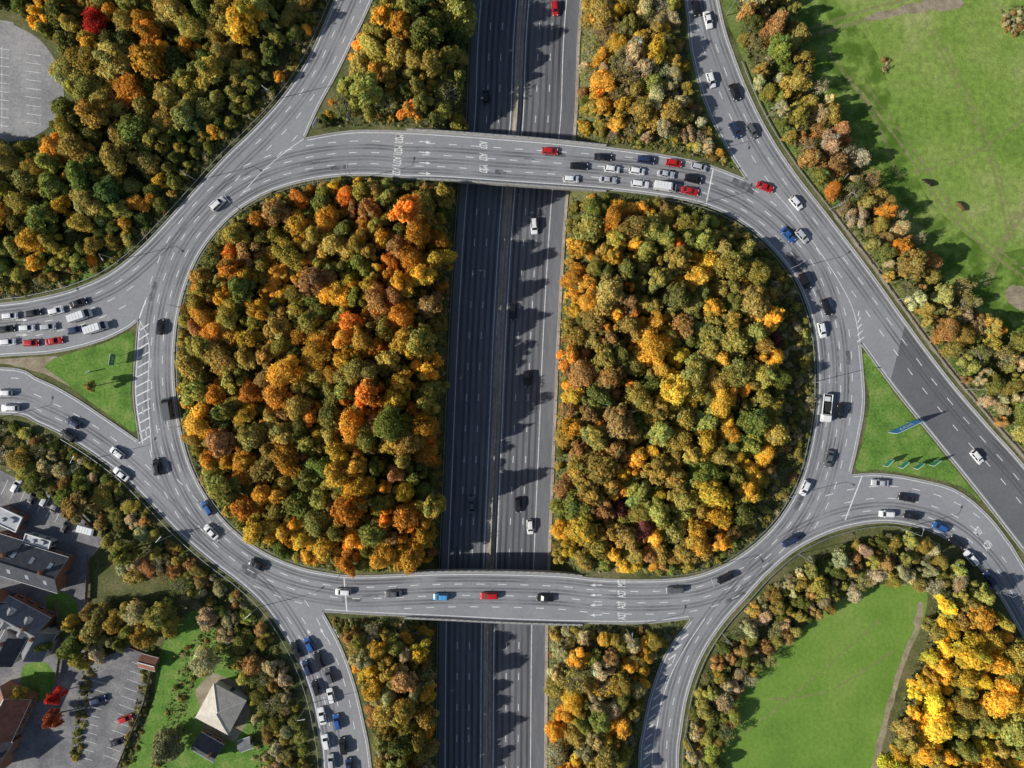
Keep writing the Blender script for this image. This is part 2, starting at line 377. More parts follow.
def arrow(px,py,ang,l=3.4):
    x,y=W(px,py); c,s_=math.cos(ang),math.sin(ang)
    def T(a,b): return (x+a*c-b*s_,y+a*s_+b*c,0.0765)
    mk.quad([T(-l/2,-.12),T(l*.1,-.12),T(l*.1,.12),T(-l/2,.12)]); mk.quad([T(l*.1,-.45),T(l/2,0),T(l*.1,.45)])
for i in range(4): arrow(425,142+i*10.5,math.radians(-5)); arrow(596,585+i*10,math.radians(182))
for p in((50,320),(50,335)): arrow(p[0]-28,p[1],0)
for i in range(3): arrow(310+i*13,634-i*3+i*2,math.radians(118))
mk.done('road_markings',[M['white']])
# ---------------------------------------------------------------- bridges
def bridge(name,topseg,botseg,xs0,xs1):
    root=bpy.data.objects.new(name,None); col.objects.link(root)
    A=w2([p for p in topseg if xs0<=p[0]<=xs1]); B=w2([p for p in botseg if xs0<=p[0]<=xs1])
    A=A[np.argsort(A[:,0])];B=B[np.argsort(B[:,0])]
    xs=np.linspace(max(A[0,0],B[0,0]),min(A[-1,0],B[-1,0]),16)
    ya=np.interp(xs,A[:,0],A[:,1])+0.75; yb=np.interp(xs,B[:,0],B[:,1])-0.75
    V=[];F=[]
    for x,a,b in zip(xs,ya,yb): V+=[(x,a,.03),(x,b,.03),(x,b,-1.25),(x,a,-1.25)]
    for i in range(15):
        for k in range(4): F.append((4*i+k,4*i+(k+1)%4,4*i+4+(k+1)%4,4*i+4+k))
    F+=[(3,2,1,0),(60,61,62,63)]
    obj('deck',V,F,M['concrete'],root)
    for nm,yy in(('parapet_upper',ya),('parapet_lower',yb)):
        m=MB(); sg_=-1 if nm=='parapet_upper' else 1
        P=np.c_[xs,yy+sg_*0.25]; m.wall(P,0.42,0.032,0.55)
        m.wall(P,0.12,1.15,1.27,1)
        for q in resample(P,2.0): m.box((q[0],q[1],0.85),(0.1,0.1,0.62),m=1)
        o=m.done(nm,[M['concrete'],M['steel']]); o.parent=root
    m=MB()
    for yv in np.linspace(0.12,0.88,4):
        y=ya[7]*(1-yv)+yb[7]*yv; xc=float(mx(y))-0.1; m.tube((xc,y,ZM-0.1),(xc,y,-1.26),0.45,0.45,12)
    o=m.done('piers',[M['concrete']]); o.parent=root
bridge('road_bridge',segs['Nb'],[p for p in inner if p[1]<230],405,612)
bridge('road_bridge',[p for p in inner if p[1]>500],segs['Sb'],395,590)
def guard(name,P,z=0.0,post=3.2,step=2):
    m=MB(); P=np.asarray(P); m.wall(P[::step],0.09,z+0.5,z+0.78)
    for q in resample(P,post): m.box((q[0],q[1],z+0.35),(0.1,0.12,0.7))
    return m.done(name,[M['steel']])
G=MR[::4]
guard('guard_rail',G+np.array([57.5*kz,0]),ZM,4,1); guard('guard_rail',G+np.array([-50.5*kz,0]),ZM,4,1)
def gseg(P,d,msk):
    Q=[p for p in offset(resample(P,3),d) if msk(*p)]
    if len(Q)>4: guard('guard_rail',w2(Q),0.0,3.2,1)
gseg(segs['NWW'],-side('NWW')*4,lambda x,y:y>-150 and x>-150)
gseg(segs['DR'],-side('DR')*5,lambda x,y:y>60 and x<1100)
gseg(segs['SE'],-side('SE')*4,lambda x,y:y<800 and x<900)
gseg(segs['SWW'],-side('SWW')*4,lambda x,y:x>60 and y<800)
gseg([p for p in inner if p[0]>660],-sg*4,lambda x,y:True)
gseg([p for p in inner if p[0]<340],-sg*4,lambda x,y:True)
# ---------------------------------------------------------------- ground cover sheets
sheet('grass_field',[(782,-60),(786,0),(806,60),(842,130),(885,205),(935,270),(985,320),(1040,360),(1200,480),(1500,700),(1900,500),(1900,-500),(1300,-500),(780,-300)],0.02,M['field'])
sheet('lush_grass_patch',[(790,-20),(840,5),(880,60),(900,130),(930,200),(990,250),(1040,260),(1040,400),(930,300),(860,170),(805,60)],0.0225,M['lush'])
sheet('grass_field',[(712,800),(722,740),(742,690),(790,640),(840,600),(885,584),(925,588),(922,625),(905,660),(893,700),(876,768),(860,860),(720,860)],0.02,M['field2'])
sheet('dirt_path',[(918,604),(923,605),(919,630),(905,665),(894,702),(878,768),(868,850),(864,850),(872,768),(889,700),(901,660),(914,628)],0.026,M['dirt'],jit=0.8)
tr=MB()
for k_,(pts,w_) in enumerate([([(800,40),(850,24),(905,10),(975,-12)],1.6),([(806,30),(860,12),(915,-3),(960,-20)],1.0),([(860,90),(905,150),(950,215),(1000,260),(1060,300)],0.8),([(866,86),(911,146),(956,211),(1006,256),(1066,296)],0.7),([(1024,120),(960,160),(900,175)],0.8),([(820,40),(870,110),(900,180)],1.2),([(985,285),(1010,230),(1040,190)],2.5),([(735,740),(800,690),(880,620)],0.5),([(930,30),(960,90),(990,160),(1010,240)],0.7),([(935,28),(965,88),(995,158),(1015,240)],0.7),([(770,700),(830,690),(895,650)],0.5)]):
    tr.strip(w2(cat(pts)),w_,0.0245+0.0005*k_)
tr.done('worn_grass_track',[M['track']])
sheet('bare_earth_patch',[(1005,292),(1015,285),(1030,292),(1028,310),(1012,306)],0.034,M['dirt'],jit=.6)
sheet('bare_earth_patch',[(905,5),(940,-2),(962,0),(960,8),(930,12),(908,14),(870,20),(868,16)],0.034,M['dirt'],jit=1.0)
sheet('grass_verge',[(45,366),(62,356),(100,345),(130,332),(134,350),(131,395),(136,432),(108,414),(85,398),(60,378)],0.03,M['lawn'],jit=0.4)
sheet('bare_earth_verge',[(-60,361),(0,359),(50,356),(60,360),(75,388),(45,374),(0,364)],0.024,M['dirt'],jit=0.5)
sheet('grass_verge',[(864,352),(895,395),(940,450),(980,500),(960,486),(915,475),(880,470),(856,469),(863,440),(869,400)],0.03,M['lawn'],jit=0.4)
sheet('grass_verge',[(722,0),(742,60),(768,116),(800,166),(850,232),(900,300),(960,378),(1024,455),(1024,440),(960,362),(900,285),(850,215),(800,145),(775,110),(750,60),(735,0)],0.03,M['verge'],jit=0.8)
sheet('bare_earth_verge',[(835,218),(872,268),(912,323),(952,376),(992,423),(1030,466),(1033,462),(996,418),(956,370),(916,317),(876,262),(840,212)],0.036,M['dirt'],jit=0.4)
sheet('grass_verge',[(60,288),(80,262),(110,250),(132,246),(108,268),(80,283)],0.03,M['lawn'],jit=0.6)
sheet('grass_verge',[(700,110),(712,150),(735,168),(722,140),(712,100),(700,60),(692,0),(684,0),(688,60)][::-1],0.03,M['verge'],False)
sheet('car_park',[(-120,10),(0,20),(16,26),(40,40),(58,66),(64,98),(54,122),(30,138),(0,142),(-120,146)],0.04,M['asphalt_old'])
sheet('yard',[(-150,468),(0,470),(45,492),(82,512),(108,540),(90,560),(88,600),(78,640),(92,662),(130,645),(156,655),(146,700),(118,768),(100,860),(-150,860)],0.04,M['yard'],False)
sheet('lawn',[(160,650),(195,610),(235,645),(262,700),(272,768),(275,850),(105,850),(128,768),(152,705)],0.03,M['lawn'],jit=0.5)
sheet('garden_lawn',[(46,600),(62,592),(78,606),(70,632),(56,636)],0.046,M['lawn'],jit=.3)
sheet('garden_lawn',[(22,668),(44,662),(56,680),(44,700),(26,696)],0.046,M['lawn'],jit=.3)
sheet('garden_terrace',[(195,690),(212,672),(252,688),(248,722),(235,742),(205,730)],0.036,M['dirt'],False)
mk=MB()
for x0 in(-6,26):
    for i in range(10 if x0<20 else 9): mk.strip(w2([(x0,48+i*8.5+(6 if x0>20 else 0)),(x0+15,50+i*8.5+(6 if x0>20 else 0))]),0.12,0.045)
mk.strip(w2([(2,47),(2,128)]),.12,.0485)
for i in range(9): 
    x=8+i*9; y=480+i*4.5
    mk.strip(w2([(x,y),(x-7,y+15)]),0.12,0.045)
for i in range(12): mk.strip(w2([(132-i*2.5,662+i*8.5),(146-i*2.5,667+i*8.5)]),0.1,0.045)
for i in range(10): mk.strip(w2([(92-i*1.5,680+i*8.5),(106-i*1.5,684+i*8.5)]),0.1,0.045)
mk.done('parking_bay_markings',[M['white']])
# ---------------------------------------------------------------- trees
def leafmesh_arrays(C,Nn,s,tint):
    n=len(C); r=rng.normal(size=(n,3)); t1=np.cross(Nn,r); t1/=np.linalg.norm(t1,axis=1)[:,None]+1e-9; t2=np.cross(Nn,t1)
    s=s[:,None]; a=t1*s; b=t2*s*0.75
    V=np.stack([C-a-b*0.6,C+a*0.3-b,C+a+b*0.5,C-a*0.4+b],1).reshape(-1,3)
    return V,np.repeat(tint,4,axis=0)
def build_mesh(name,V,cols,mats,extra=None):
    nq=len(V)//4; ev=[] ; ef=[]
    if extra: ev=np.array(extra.v); ef=extra.f
    me=bpy.data.meshes.new(name)
    allV=V if not extra else np.concatenate([V,ev]); nl=nq*4+sum(len(f) for f in ef)
    me.vertices.add(len(allV)); me.vertices.foreach_set('co',allV.astype(np.float32).ravel())
    me.loops.add(nl); li=list(range(nq*4)); ls=list(range(0,nq*4,4)); lt=[4]*nq; c=nq*4
    for f in ef: li+= [i+nq*4 for i in f]; ls.append(c); lt.append(len(f)); c+=len(f)
    me.loops.foreach_set('vertex_index',li); me.polygons.add(len(ls)); me.polygons.foreach_set('loop_start',ls); me.polygons.foreach_set('loop_total',lt)
    me.update(calc_edges=True)
    for m in mats: me.materials.append(m)
    me.polygons.foreach_set('material_index',[0]*nq+[1]*len(ef))
    at=me.attributes.new('tint','FLOAT_COLOR','POINT'); cc=np.ones((len(allV),4),np.float32); cc[:len(V),:3]=cols; at.data.foreach_set('color',cc.ravel())
    return me
def tree_mesh(name,R=4.0,Ht=9.0,nb=26,nl=5600,lsz=0.24,bmin=.15,bmax=.33,peak=.4):
    B=[]; h1,h2,p1,p2=random.uniform(.1,.3),random.uniform(.05,.2),random.uniform(0,6),random.uniform(0,6)
    for i in range(nb):
        th=random.uniform(0,6.283); out=1+h1*math.sin(2*th+p1)+h2*math.sin(3*th+p2)
        q=math.sqrt(random.random()) if i else 0; r=R*0.74*q*out
        br=random.uniform(bmin,bmax)*R
        z=Ht-br*0.9-q**2*Ht*peak-random.uniform(0,Ht*0.2)
        B.append((r*math.cos(th),r*math.sin(th),z,br))
        if i%2==0: B.append((r*math.cos(th)*1.1+random.uniform(-.5,.5),r*math.sin(th)*1.1+random.uniform(-.5,.5),z-br*1.3,br*random.uniform(.9,1.3)))
    B=np.array(B); wts=B[:,3]**2; wts/=wts.sum()
    idx=rng.choice(len(B),int(nl*1.7),p=wts); d=rng.normal(size=(len(idx),3)); d/=np.linalg.norm(d,axis=1)[:,None]; d[:,2]=np.where(d[:,2]<-0.35,-d[:,2],d[:,2])
    rad=B[idx,3]*(1-0.5*rng.random(len(idx))**2+0.4*rng.random(len(idx))**3)
    C=B[idx,:3]+d*rad[:,None]*np.array([1,1,0.85])
    f=1.6+random.random()
    lump=np.sin(C[:,0]*2.7*f/2+1)*np.sin(C[:,1]*2.9*f/2+2)*np.sin(C[:,2]*3.1)
    keep=np.ones(len(C),bool)
    for j in range(len(B)):
        dd=np.linalg.norm((C-B[j,:3]),axis=1); keep&=~((dd<B[j,3]*0.55)&(idx!=j))
    keep&=(lump>-0.3)|(rng.random(len(C))<0.3)
    C=C[keep][:nl]; dn=d[keep][:nl]; ii=idx[keep][:nl]
    C=C+rng.normal(0,0.15,C.shape)
    nn=dn+rng.normal(0,0.5,dn.shape)+np.array([-.1,0,.35]); nn/=np.linalg.norm(nn,axis=1)[:,None]
    bf=rng.uniform(0.74,1.28,len(B))[ii]; lf=rng.uniform(0.65,1.4,len(C))*bf; hue=0.05+rng.normal(0,0.09,len(B))[ii]+rng.normal(0,0.08,len(C))
    tint=np.c_[lf*(1+hue),lf,lf*(1-hue)].clip(0.2,2)
    V,cc=leafmesh_arrays(C,nn,rng.uniform(0.5,1.5,len(C))*lsz,tint)
    m=MB(); m.tube((0,0,-0.6),(0,0,Ht*0.5),0.30,0.18,7); m.tube((0,0,Ht*0.5),(B[0,0],B[0,1],B[0,2]),0.18,0.06,6)
    for b in B[1:11]: m.tube((0,0,Ht*random.uniform(0.28,0.5)),tuple(b[:3]),0.12,0.04,5)
    return build_mesh(name,V,cc,[M['leaf'],M['bark']],m)
def bare_mesh(name,R=3.6,Ht=8.5):
    m=MB(); C=[]
    m.tube((0,0,-.5),(0,0,Ht*0.55),0.24,0.14,6)
    def br(p,d,l,r,dep):
        q=p+d*l; m.tube(p,q,r,r*0.55,4 if dep>1 else 3)
        if dep==0: C.append(tuple(q)); return
        for k in range(4 if dep>1 else 3):
            nd=(d+Vector(rng.normal(0,0.55,3))+Vector((0,0,0.12))).normalized(); br(p+d*l*random.uniform(0.5,1),nd,l*random.uniform(.55,.8),r*0.55,dep-1)
    for k in range(9):
        t=k*2.4; br(Vector((0,0,Ht*random.uniform(.3,.55))),Vector((math.cos(t),math.sin(t),random.uniform(.5,1.1))).normalized(),R*0.5,0.10,3)
    C=np.array(C); C=np.repeat(C,2,axis=0)+rng.normal(0,0.25,(len(C)*2,3)); nn=rng.normal(size=C.shape); nn/=np.linalg.norm(nn,axis=1)[:,None]
    lf=rng.uniform(.7,1.3,len(C)); V,cc=leafmesh_arrays(C,nn,rng.uniform(.1,.22,len(C)),np.c_[lf,lf,lf])
    return build_mesh(name,V,cc,[M['leaf'],M['twig']],m)
TM=[tree_mesh('broadleaf_tree_%d'%i,4.0,random.uniform(8,11),random.choice([16,22,30,38]),5800,random.choice([0.17,0.20,0.24]),random.choice([.13,.17]),random.choice([.26,.34,.42]),random.choice([.25,.4,.6])) for i in range(14)]
BM=[bare_mesh('bare_tree_%d'%i) for i in range(3)]
SM=[tree_mesh('shrub_%d'%i,1.8,2.3,9,1300,0.15,.2,.4) for i in range(4)]
OL=(0.44,0.36,0.09);GR=(0.21,0.235,0.06);GO=(0.72,0.48,0.075);OR=(0.68,0.34,0.06);BR=(0.46,0.29,0.11);RD=(0.48,0.05,0.035);LG=(0.41,0.40,0.11);YE=(0.84,0.63,0.08);MA=(0.25,0.10,0.08);DG=(0.12,0.155,0.05);PA=(0.55,0.49,0.27)
pal_L=[(OL,38),(GR,8),(GO,22),(OR,15),(BR,11),(LG,14)]
pal_R=[(OL,42),(GR,12),(GO,15),(OR,5),(BR,10),(LG,20),(MA,.6)]
pal_C=[(OL,34),(GR,22),(LG,20),(DG,10),(GO,12),(OR,4)]
pal_N=[(OL,30),(GO,24),(PA,24),(LG,14),(BR,12),(GR,3)]
pal_F=[(OL,30),(GR,12),(PA,26),(BR,15),(LG,16),(OR,4)]
pal_Y=[(YE,50),(LG,10),(GO,26),(OL,15)]
pal_G=[(LG,28),(GR,12),(PA,26),(OL,26),(BR,9)]
grid={}
ntree=0
def place(p,R,color,bare=0.0,hs=1.0,ov=0.62,taper=0):
    global ntree
    x,y=W(*p); gx,gy=int(x//6),int(y//6)
    for i in(-1,0,1,-2,2):
        for j in(-1,0,1,-2,2):
            for (a,b,r) in grid.get((gx+i,gy+j),()):
                if (a-x)**2+(b-y)**2<(ov*(R+r))**2: return False
    u=x-float(mx(y)); 
    if EL-1.0-R*0.45<u<ER+1.2+R*0.5: return False
    if on_road(*p): return False
    d,_=edist(*p)
    if d<R/S*0.85+3+(3 if taper else 0): return False
    if taper and d<taper:
        if R>1.2+3.4*d/taper: return False
        hs*=0.5+0.5*d/taper
    grid.setdefault((gx,gy),[]).append((x,y,R))
    z=float(terr(np.array(x),np.array(y)))
    if -42<u<0: hs*=random.uniform(1.15,1.7)*(1 if d>40 else .75)
    j=random.uniform(0.75,1.25); c=tuple(min(.95,v*j*random.uniform(.9,1.1)) for v in color)
    if random.random()<bare: me=random.choice(BM); nm='bare_tree'; s0=R/3.6
    else: me=random.choice(TM); nm='broadleaf_tree'; s0=R/4.0
    a_=random.uniform(.85,1.18)
    o=inst(nm,me,(x,y,z-0.1),0,(s0*a_,s0/a_,s0**0.6*hs*random.uniform(.85,1.15)),c)
    o.rotation_euler=(random.uniform(-.08,.08),random.uniform(-.08,.08),random.uniform(0,6.28))
    ntree+=1; return True
def pick(pal):
    t=random.uniform(0,sum(w for _,w in pal))
    for c,w in pal:
        t-=w
        if t<=0: return c
    return pal[0][0]
spec=[((105,33),4.2,RD),((150,30),4,OR),((160,45),3.6,OR),((640,525),2.9,MA),((618,506),2.5,MA),((66,690),2.6,RD),((62,712),2.8,(0.5,0.15,0.06)),((105,625),4.6,LG),((85,640),4,GR),((175,736),4.6,(0.22,0.26,0.12)),((212,655),3.8,PA),((125,70),5.5,LG),((130,165),6,OL),((705,490),5,GO),((700,440),4.4,GO),((322,355),5.2,GO),((100,385),1.8,LG),((285,395),4.4,OR),((415,262),4.3,OR),((405,320),4,OR),((240,270),3.8,OR),((410,555),4.4,GO),((330,545),4.2,GO),((135,548),3.6,GR),((600,360),4.8,OL),((955,640),5,YE),((985,690),5,YE),((55,640),2.2,GR),((30,685),2.4,OL)]
for p,R,c in spec: place(p,R,c,ov=0.5)
regions=[]
def region(poly,pal,n,rmin,rmax,bare=0,hs=1.0,ov=0.60,clump=True,taper=0):
    P=np.array(poly,float); x0,y0=P.min(0);x1,y1=P.max(0); regions.append((P,pal))
    cand=np.c_[rng.uniform(x0,x1,n),rng.uniform(y0,y1,n)]; cand=cand[inpoly(cand[:,0],cand[:,1],P)]
    for k,(a,b) in enumerate(cand):
        R=rmax-(rmax-rmin)*(k/len(cand))**0.45; R*=random.uniform(.75,1.2)
        f=math.sin(a*0.045+1.3)*math.sin(b*0.05+0.4)+0.5*math.sin(a*0.11+b*0.07)
        c=pick(pal)
        if clump and f>0.6 and random.random()<.5: c=pal[2][0]
        elif clump and f<-0.6 and random.random()<.3: c=pal[1][0]
        place((a,b),R,c,bare,hs,ov,taper)
region([(400,180),(445,182),(440,300),(434,400),(432,575),(350,574),(265,550),(215,510),(185,450),(176,380),(180,300),(212,238),(255,201),(310,182)],pal_L,6000,1.4,4.9,taper=22)
region([(560,190),(640,195),(690,208),(725,232),(750,262),(768,300),(776,380),(772,440),(753,495),(724,540),(690,565),(600,572),(545,572),(545,400),(558,250)],pal_R,6000,1.4,5.0,taper=40)
region([(-60,150),(-60,300),(0,300),(75,286),(100,255),(140,245),(190,190),(225,155),(255,125),(300,66),(335,-60),(-60,-60),(-60,2),(20,10),(56,34),(76,70),(78,108),(58,140),(20,152)],pal_C,6800,1.6,5.2,taper=55)
region([(392,-60),(505,-60),(482,40),(475,130),(345,129),(318,134),(350,70)],pal_C,2900,1.5,4.6,0.05,taper=25)
region([(575,-60),(678,-60),(686,40),(705,110),(738,170),(690,158),(600,145),(568,140)],pal_N,3000,1.5,4.4,0.32,taper=45)
region([(722,-60),(775,-60),(782,0),(800,50),(835,125),(880,200),(930,265),(985,318),(1035,350),(1110,430),(1110,560),(1030,458),(990,418),(930,342),(870,262),(800,167),(770,118),(745,60)],pal_F,5400,1.3,4.0,0.2,ov=.64)
region([(855,542),(895,532),(935,548),(962,575),(935,590),(885,580),(838,597),(785,637),(738,690),(715,768),(705,840),(682,840),(690,700),(725,635),(775,582),(818,552)],pal_G,3600,1.2,3.0,0.14,0.75)
region([(935,592),(965,582),(990,612),(1020,660),(1070,740),(1110,840),(870,840),(890,740),(908,680),(925,640)],pal_Y,2600,1.6,4.8)
region([(545,625),(642,628),(660,638),(640,690),(630,768),(632,840),(540,840)],pal_N,2400,1.4,4.4,0.14,taper=35)
region([(328,622),(445,622),(440,840),(388,840),(370,720),(352,660)],pal_N,2100,1.4,4.4,0.06,taper=30)
region([(-60,420),(0,420),(60,440),(118,482),(172,540),(238,592),(275,645),(298,700),(312,768),(318,840),(280,840),(268,740),(252,680),(228,640),(195,600),(160,578),(125,570),(95,520),(45,484),(0,464),(-60,464)],pal_G+[(BR,15),(GR,15)],4500,1.2,4.0,0.16,0.62,taper=42)
region([(78,612),(120,606),(160,606),(190,612),(160,640),(110,645),(85,660)],pal_G,500,1.5,4.0)
region([(225,640),(252,690),(266,760),(276,840),(292,840),(290,700)],pal_G,500,1.2,2.6,0.1,.7)
region([(-300,-250),(360,-250),(330,-60),(-300,-60)],pal_C,2000,3,5.5); region([(720,-60),(690,-250),(780,-250),(775,-60)],pal_F,600,2,4.5)
region([(870,840),(1110,840),(1110,1000),(870,1000)],pal_Y,700,3,5.2)
def shrubs(poly,pal,n,rmin,rmax,ov=0.58,mind=3.5):
    P=np.array(poly,float); x0,y0=P.min(0);x1,y1=P.max(0); regions.append((P,pal)); g2={}
    cand=np.c_[rng.uniform(x0,x1,n),rng.uniform(y0,y1,n)]; cand=cand[inpoly(cand[:,0],cand[:,1],P)]
    for a,b in cand:
        R=random.uniform(rmin,rmax); x,y=W(a,b); gx,gy=int(x//3),int(y//3)
        if any((q[0]-x)**2+(q[1]-y)**2<(ov*(R+q[2]))**2 for i in(-1,0,1) for j in(-1,0,1) for q in g2.get((gx+i,gy+j),())): continue
        u=x-float(mx(y))
        if EL-1.2-R*.4<u<ER+1.5+R*.4 or on_road(a,b) or edist(a,b)[0]<R/S*0.7+mind: continue
        g2.setdefault((gx,gy),[]).append((x,y,R)); c=pick(pal); j=random.uniform(.75,1.1)
        a_=random.uniform(.75,1.3)
        inst('shrub',random.choice(SM),(x,y,float(terr(np.array(x),np.array(y)))-.1),random.uniform(0,6.28),(R/1.8*a_,R/1.8/a_,R/1.8*random.uniform(.6,1.1)),tuple(v*j for v in c))
ps=[(LG,30),(PA,20),(GR,18),(OL,24),(BR,6)]
shrubs([(p[0],p[1]) for p in inner if p[0]>640]+[(680,560),(722,530),(745,490),(758,430),(762,370),(755,300),(735,255),(700,225)],ps,3800,0.7,1.8)
shrubs([tuple(p) for p in inner if p[0]<405],ps,2600,0.7,1.6)
shrubs([(325,618),(430,620),(430,640),(340,640)],ps,400,.6,1.2)
shrubs([(555,625),(690,622),(660,650),(640,768),(625,768),(640,650),(555,640)],ps,700,.6,1.5)
shrubs([(735,-20),(800,150),(870,250),(940,340),(1040,455),(1040,440),(950,320),(870,220),(800,110),(770,0)],ps,900,.6,1.6)
shrubs([(700,100),(745,178),(690,162),(600,148),(600,130),(690,140)],ps,500,.6,1.5)
shrubs([(0,304),(75,288),(140,246),(255,125),(250,100),(130,230),(60,270),(0,285)],ps,1300,.6,1.5)
shrubs([(255,125),(300,66),(335,0),(320,0),(285,66),(240,125)],ps,400,.6,1.5)
shrubs([(-20,418),(60,440),(118,482),(172,540),(238,592),(275,645),(312,768),(295,768),(255,645),(200,580),(120,505),(60,460),(-20,438)],ps,1500,.6,1.5)
shrubs([(545,200),(575,200),(565,560),(535,560)],ps,700,.6,1.4); shrubs([(425,190),(450,190),(435,560),(418,560)],ps,700,.6,1.4)
shrubs([(1000,10),(1024,5),(1030,35),(1008,36)],[(PA,10),(BR,10)],60,.6,1.3)
shrubs([(880,60),(890,58),(892,72),(882,74)],[(BR,10),(PA,10)],14,.5,.9)
shrubs([(150,640),(160,655),(135,760),(120,765)],ps,160,.5,1.1); shrubs([(85,655),(95,668),(80,760),(70,760)],ps,120,.5,1.1)
shrubs([(170,660),(215,620),(240,650),(260,700),(265,768),(255,768),(248,700),(225,660)],ps,140,.5,1.2)
shrubs([(180,665),(200,660),(190,700),(165,768),(150,768)],ps,40,.5,1.2)
# undergrowth
allP=[];allT=[]
for P,pal in regions:
    x0,y0=P.min(0);x1,y1=P.max(0); n=int((x1-x0)*(y1-y0)*S*S*2.4)
    c=np.c_[rng.uniform(x0,x1,n),rng.uniform(y0,y1,n)]; c=c[inpoly(c[:,0],c[:,1],P)]; c=c[~ras(NM,c[:,0],c[:,1])]
    x=(c[:,0]-512)*S; y=(384-c[:,1])*S; u=x-mx(y); k=(u<EL-1.0)|(u>ER+1.3); x=x[k];y=y[k]
    h=0.25+0.9*(0.5+0.5*np.sin(x*0.9+np.sin(y*0.7)*2)*np.sin(y*0.8+np.sin(x*.5)*2))
    z=terr(x,y)+h*rng.random(len(x)); allP.append(np.c_[x,y,z])
    base=np.array([(0.19,0.20,0.07),(0.12,0.16,0.04),(0.28,0.22,0.11),(0.25,0.27,0.11)])[rng.integers(0,4,len(x))]*rng.uniform(.6,1.3,(len(x),1)); allT.append(base)
C=np.concatenate(allP);T=np.concatenate(allT); nn=np.c_[rng.normal(0,.5,(len(C),2)),np.ones(len(C))]; nn/=np.linalg.norm(nn,axis=1)[:,None]
V,cc=leafmesh_arrays(C,nn,rng.uniform(.18,.42,len(C)),T)
o=bpy.data.objects.new('undergrowth',build_mesh('undergrowth',V,cc,[M['leaf']])); col.objects.link(o)
# ---------------------------------------------------------------- vehicles
def car_mesh(name,L=4.4,Wd=1.8,Ht=1.48,bon=0.24,scr=0.38,rear=0.82,tail=0.93,style='hatch'):
    m=MB(); hw=Wd/2
    zb=0.92 if style!='suv' else 1.02
    st=[(-.5,.84,.50,.62),(-.485,.93,.32,zb-.12),(-.42,.99,.24,zb-.02),(-.2,1,.22,zb),(.05,1,.22,zb),(.5-bon,1,.22,zb),(.5-bon*.45,.98,.22,zb-.08),(.46,.93,.26,zb-.2),(.5,.80,.42,zb-.36)]
    B=len(m.v); secs=[]
    for (t,wf,z0,z1) in st:
        w=hw*wf; x=t*L
        secs.append([(x,-w*.9,z0),(x,-w,z0+(z1-z0)*.35),(x,-w*.985,z0+(z1-z0)*.75),(x,-w*.88,z1),(x,-w*.4,z1+.03),(x,w*.4,z1+.03),(x,w*.88,z1),(x,w*.985,z0+(z1-z0)*.75),(x,w,z0+(z1-z0)*.35),(x,w*.9,z0)])
    for s_ in secs: m.v+=s_
    n=10
    for i in range(len(secs)-1):
        for k in range(n):
            a=B+i*n+k; b=B+i*n+(k+1)%n; m.f.append((a,b,b+n,a+n)); m.m.append(0)
    m.f.append(tuple(B+k for k in range(n))[::-1]); m.m.append(0); m.f.append(tuple(B+(len(secs)-1)*n+k for k in range(n))); m.m.append(0)
    xf=(.5-bon)*L; xr=(-.5+(1-tail)+0.0)*L; xrf=(.5-scr)*L; xrr=(-.5+(1-rear))*L
    zb2=zb+.02; wb=hw*.86; wt=hw*.68; zr=Ht
    base=[(xf,-wb*.86,zb2),(xf,wb*.86,zb2),(xf-.35,wb,zb2),(xr+.15,wb,zb2),(xr,wb*.86,zb2),(xr,-wb*.86,zb2),(xr+.15,-wb,zb2),(xf-.35,-wb,zb2)]
    roof=[(xrf,-wt*.9,zr-.05),(xrf,wt*.9,zr-.05),(xrf-.22,wt,zr-.03),(xrr+.15,wt,zr-.03),(xrr,wt*.88,zr-.06),(xrr,-wt*.88,zr-.06),(xrr+.15,-wt,zr-.03),(xrf-.22,-wt,zr-.03)]
    B=len(m.v); m.v+=base+roof
    for k in range(8):
        g=1 if k in(0,2,4,6) else 0
        m.f.append((B+k,B+(k+1)%8,B+8+(k+1)%8,B+8+k)); m.m.append(g)
    c=len(m.v); m.v+=[((xrf*.75+xrr*.25),-wt*.55,zr+.01),((xrf*.75+xrr*.25),wt*.55,zr+.01),((xrf*.2+xrr*.8),wt*.55,zr+.01),((xrf*.2+xrr*.8),-wt*.55,zr+.01)]
    R=[B+8+k for k in range(8)]
    for f in((R[0],R[1],c+1,c),(R[1],R[2],c+1),(R[2],R[3],c+2,c+1),(R[3],R[4],c+2),(R[4],R[5],c+3,c+2),(R[5],R[6],c+3),(R[6],R[7],c,c+3),(R[7],R[0],c),(c,c+1,c+2,c+3)): m.f.append(f); m.m.append(0)
    for sx in(.31,-.3):
        for sy in(-1,1): 
            m.tube((sx*L,sy*(hw-.21),.32),(sx*L,sy*(hw+.005),.32),.32,.32,12,2); m.tube((sx*L,sy*(hw+.004),.32),(sx*L,sy*(hw+.02),.32),.19,.17,8,3)
    for sy in(-1,1):
        m.box((.465*L,sy*hw*.66,zb-.24),(.2,.34,.13),m=3); m.box((-.49*L,sy*hw*.72,zb-.16),(.1,.26,.2),m=4)
        m.box((xf-.42,sy*(hw+.06),zb+.06),(.16,.2,.13),m=0)
        xm=(xrf+xrr)/2; m.quad([(xm-.05,sy*(wb+.006),zb2+.01),(xm+.05,sy*(wb+.006),zb2+.01),(xm+.05,sy*(wt+.012),zr-.04),(xm-.05,sy*(wt+.012),zr-.04)],0)
    m.box((.497*L,0,.5),(.06,Wd*.5,.16),m=2)
    m.box((-.503*L,0,.52),(.03,.5,.11),m=3)
    if style=='suv':
        for sy in(-1,1): m.tube((xrf-.3,sy*wt*.93,zr+.03),(xrr+.2,sy*wt*.93,zr+.03),.025,.025,5,2)
    return m.mesh(name,[M['paint'],M['glass'],M['tyre'],M['lamp'],M['tail']])
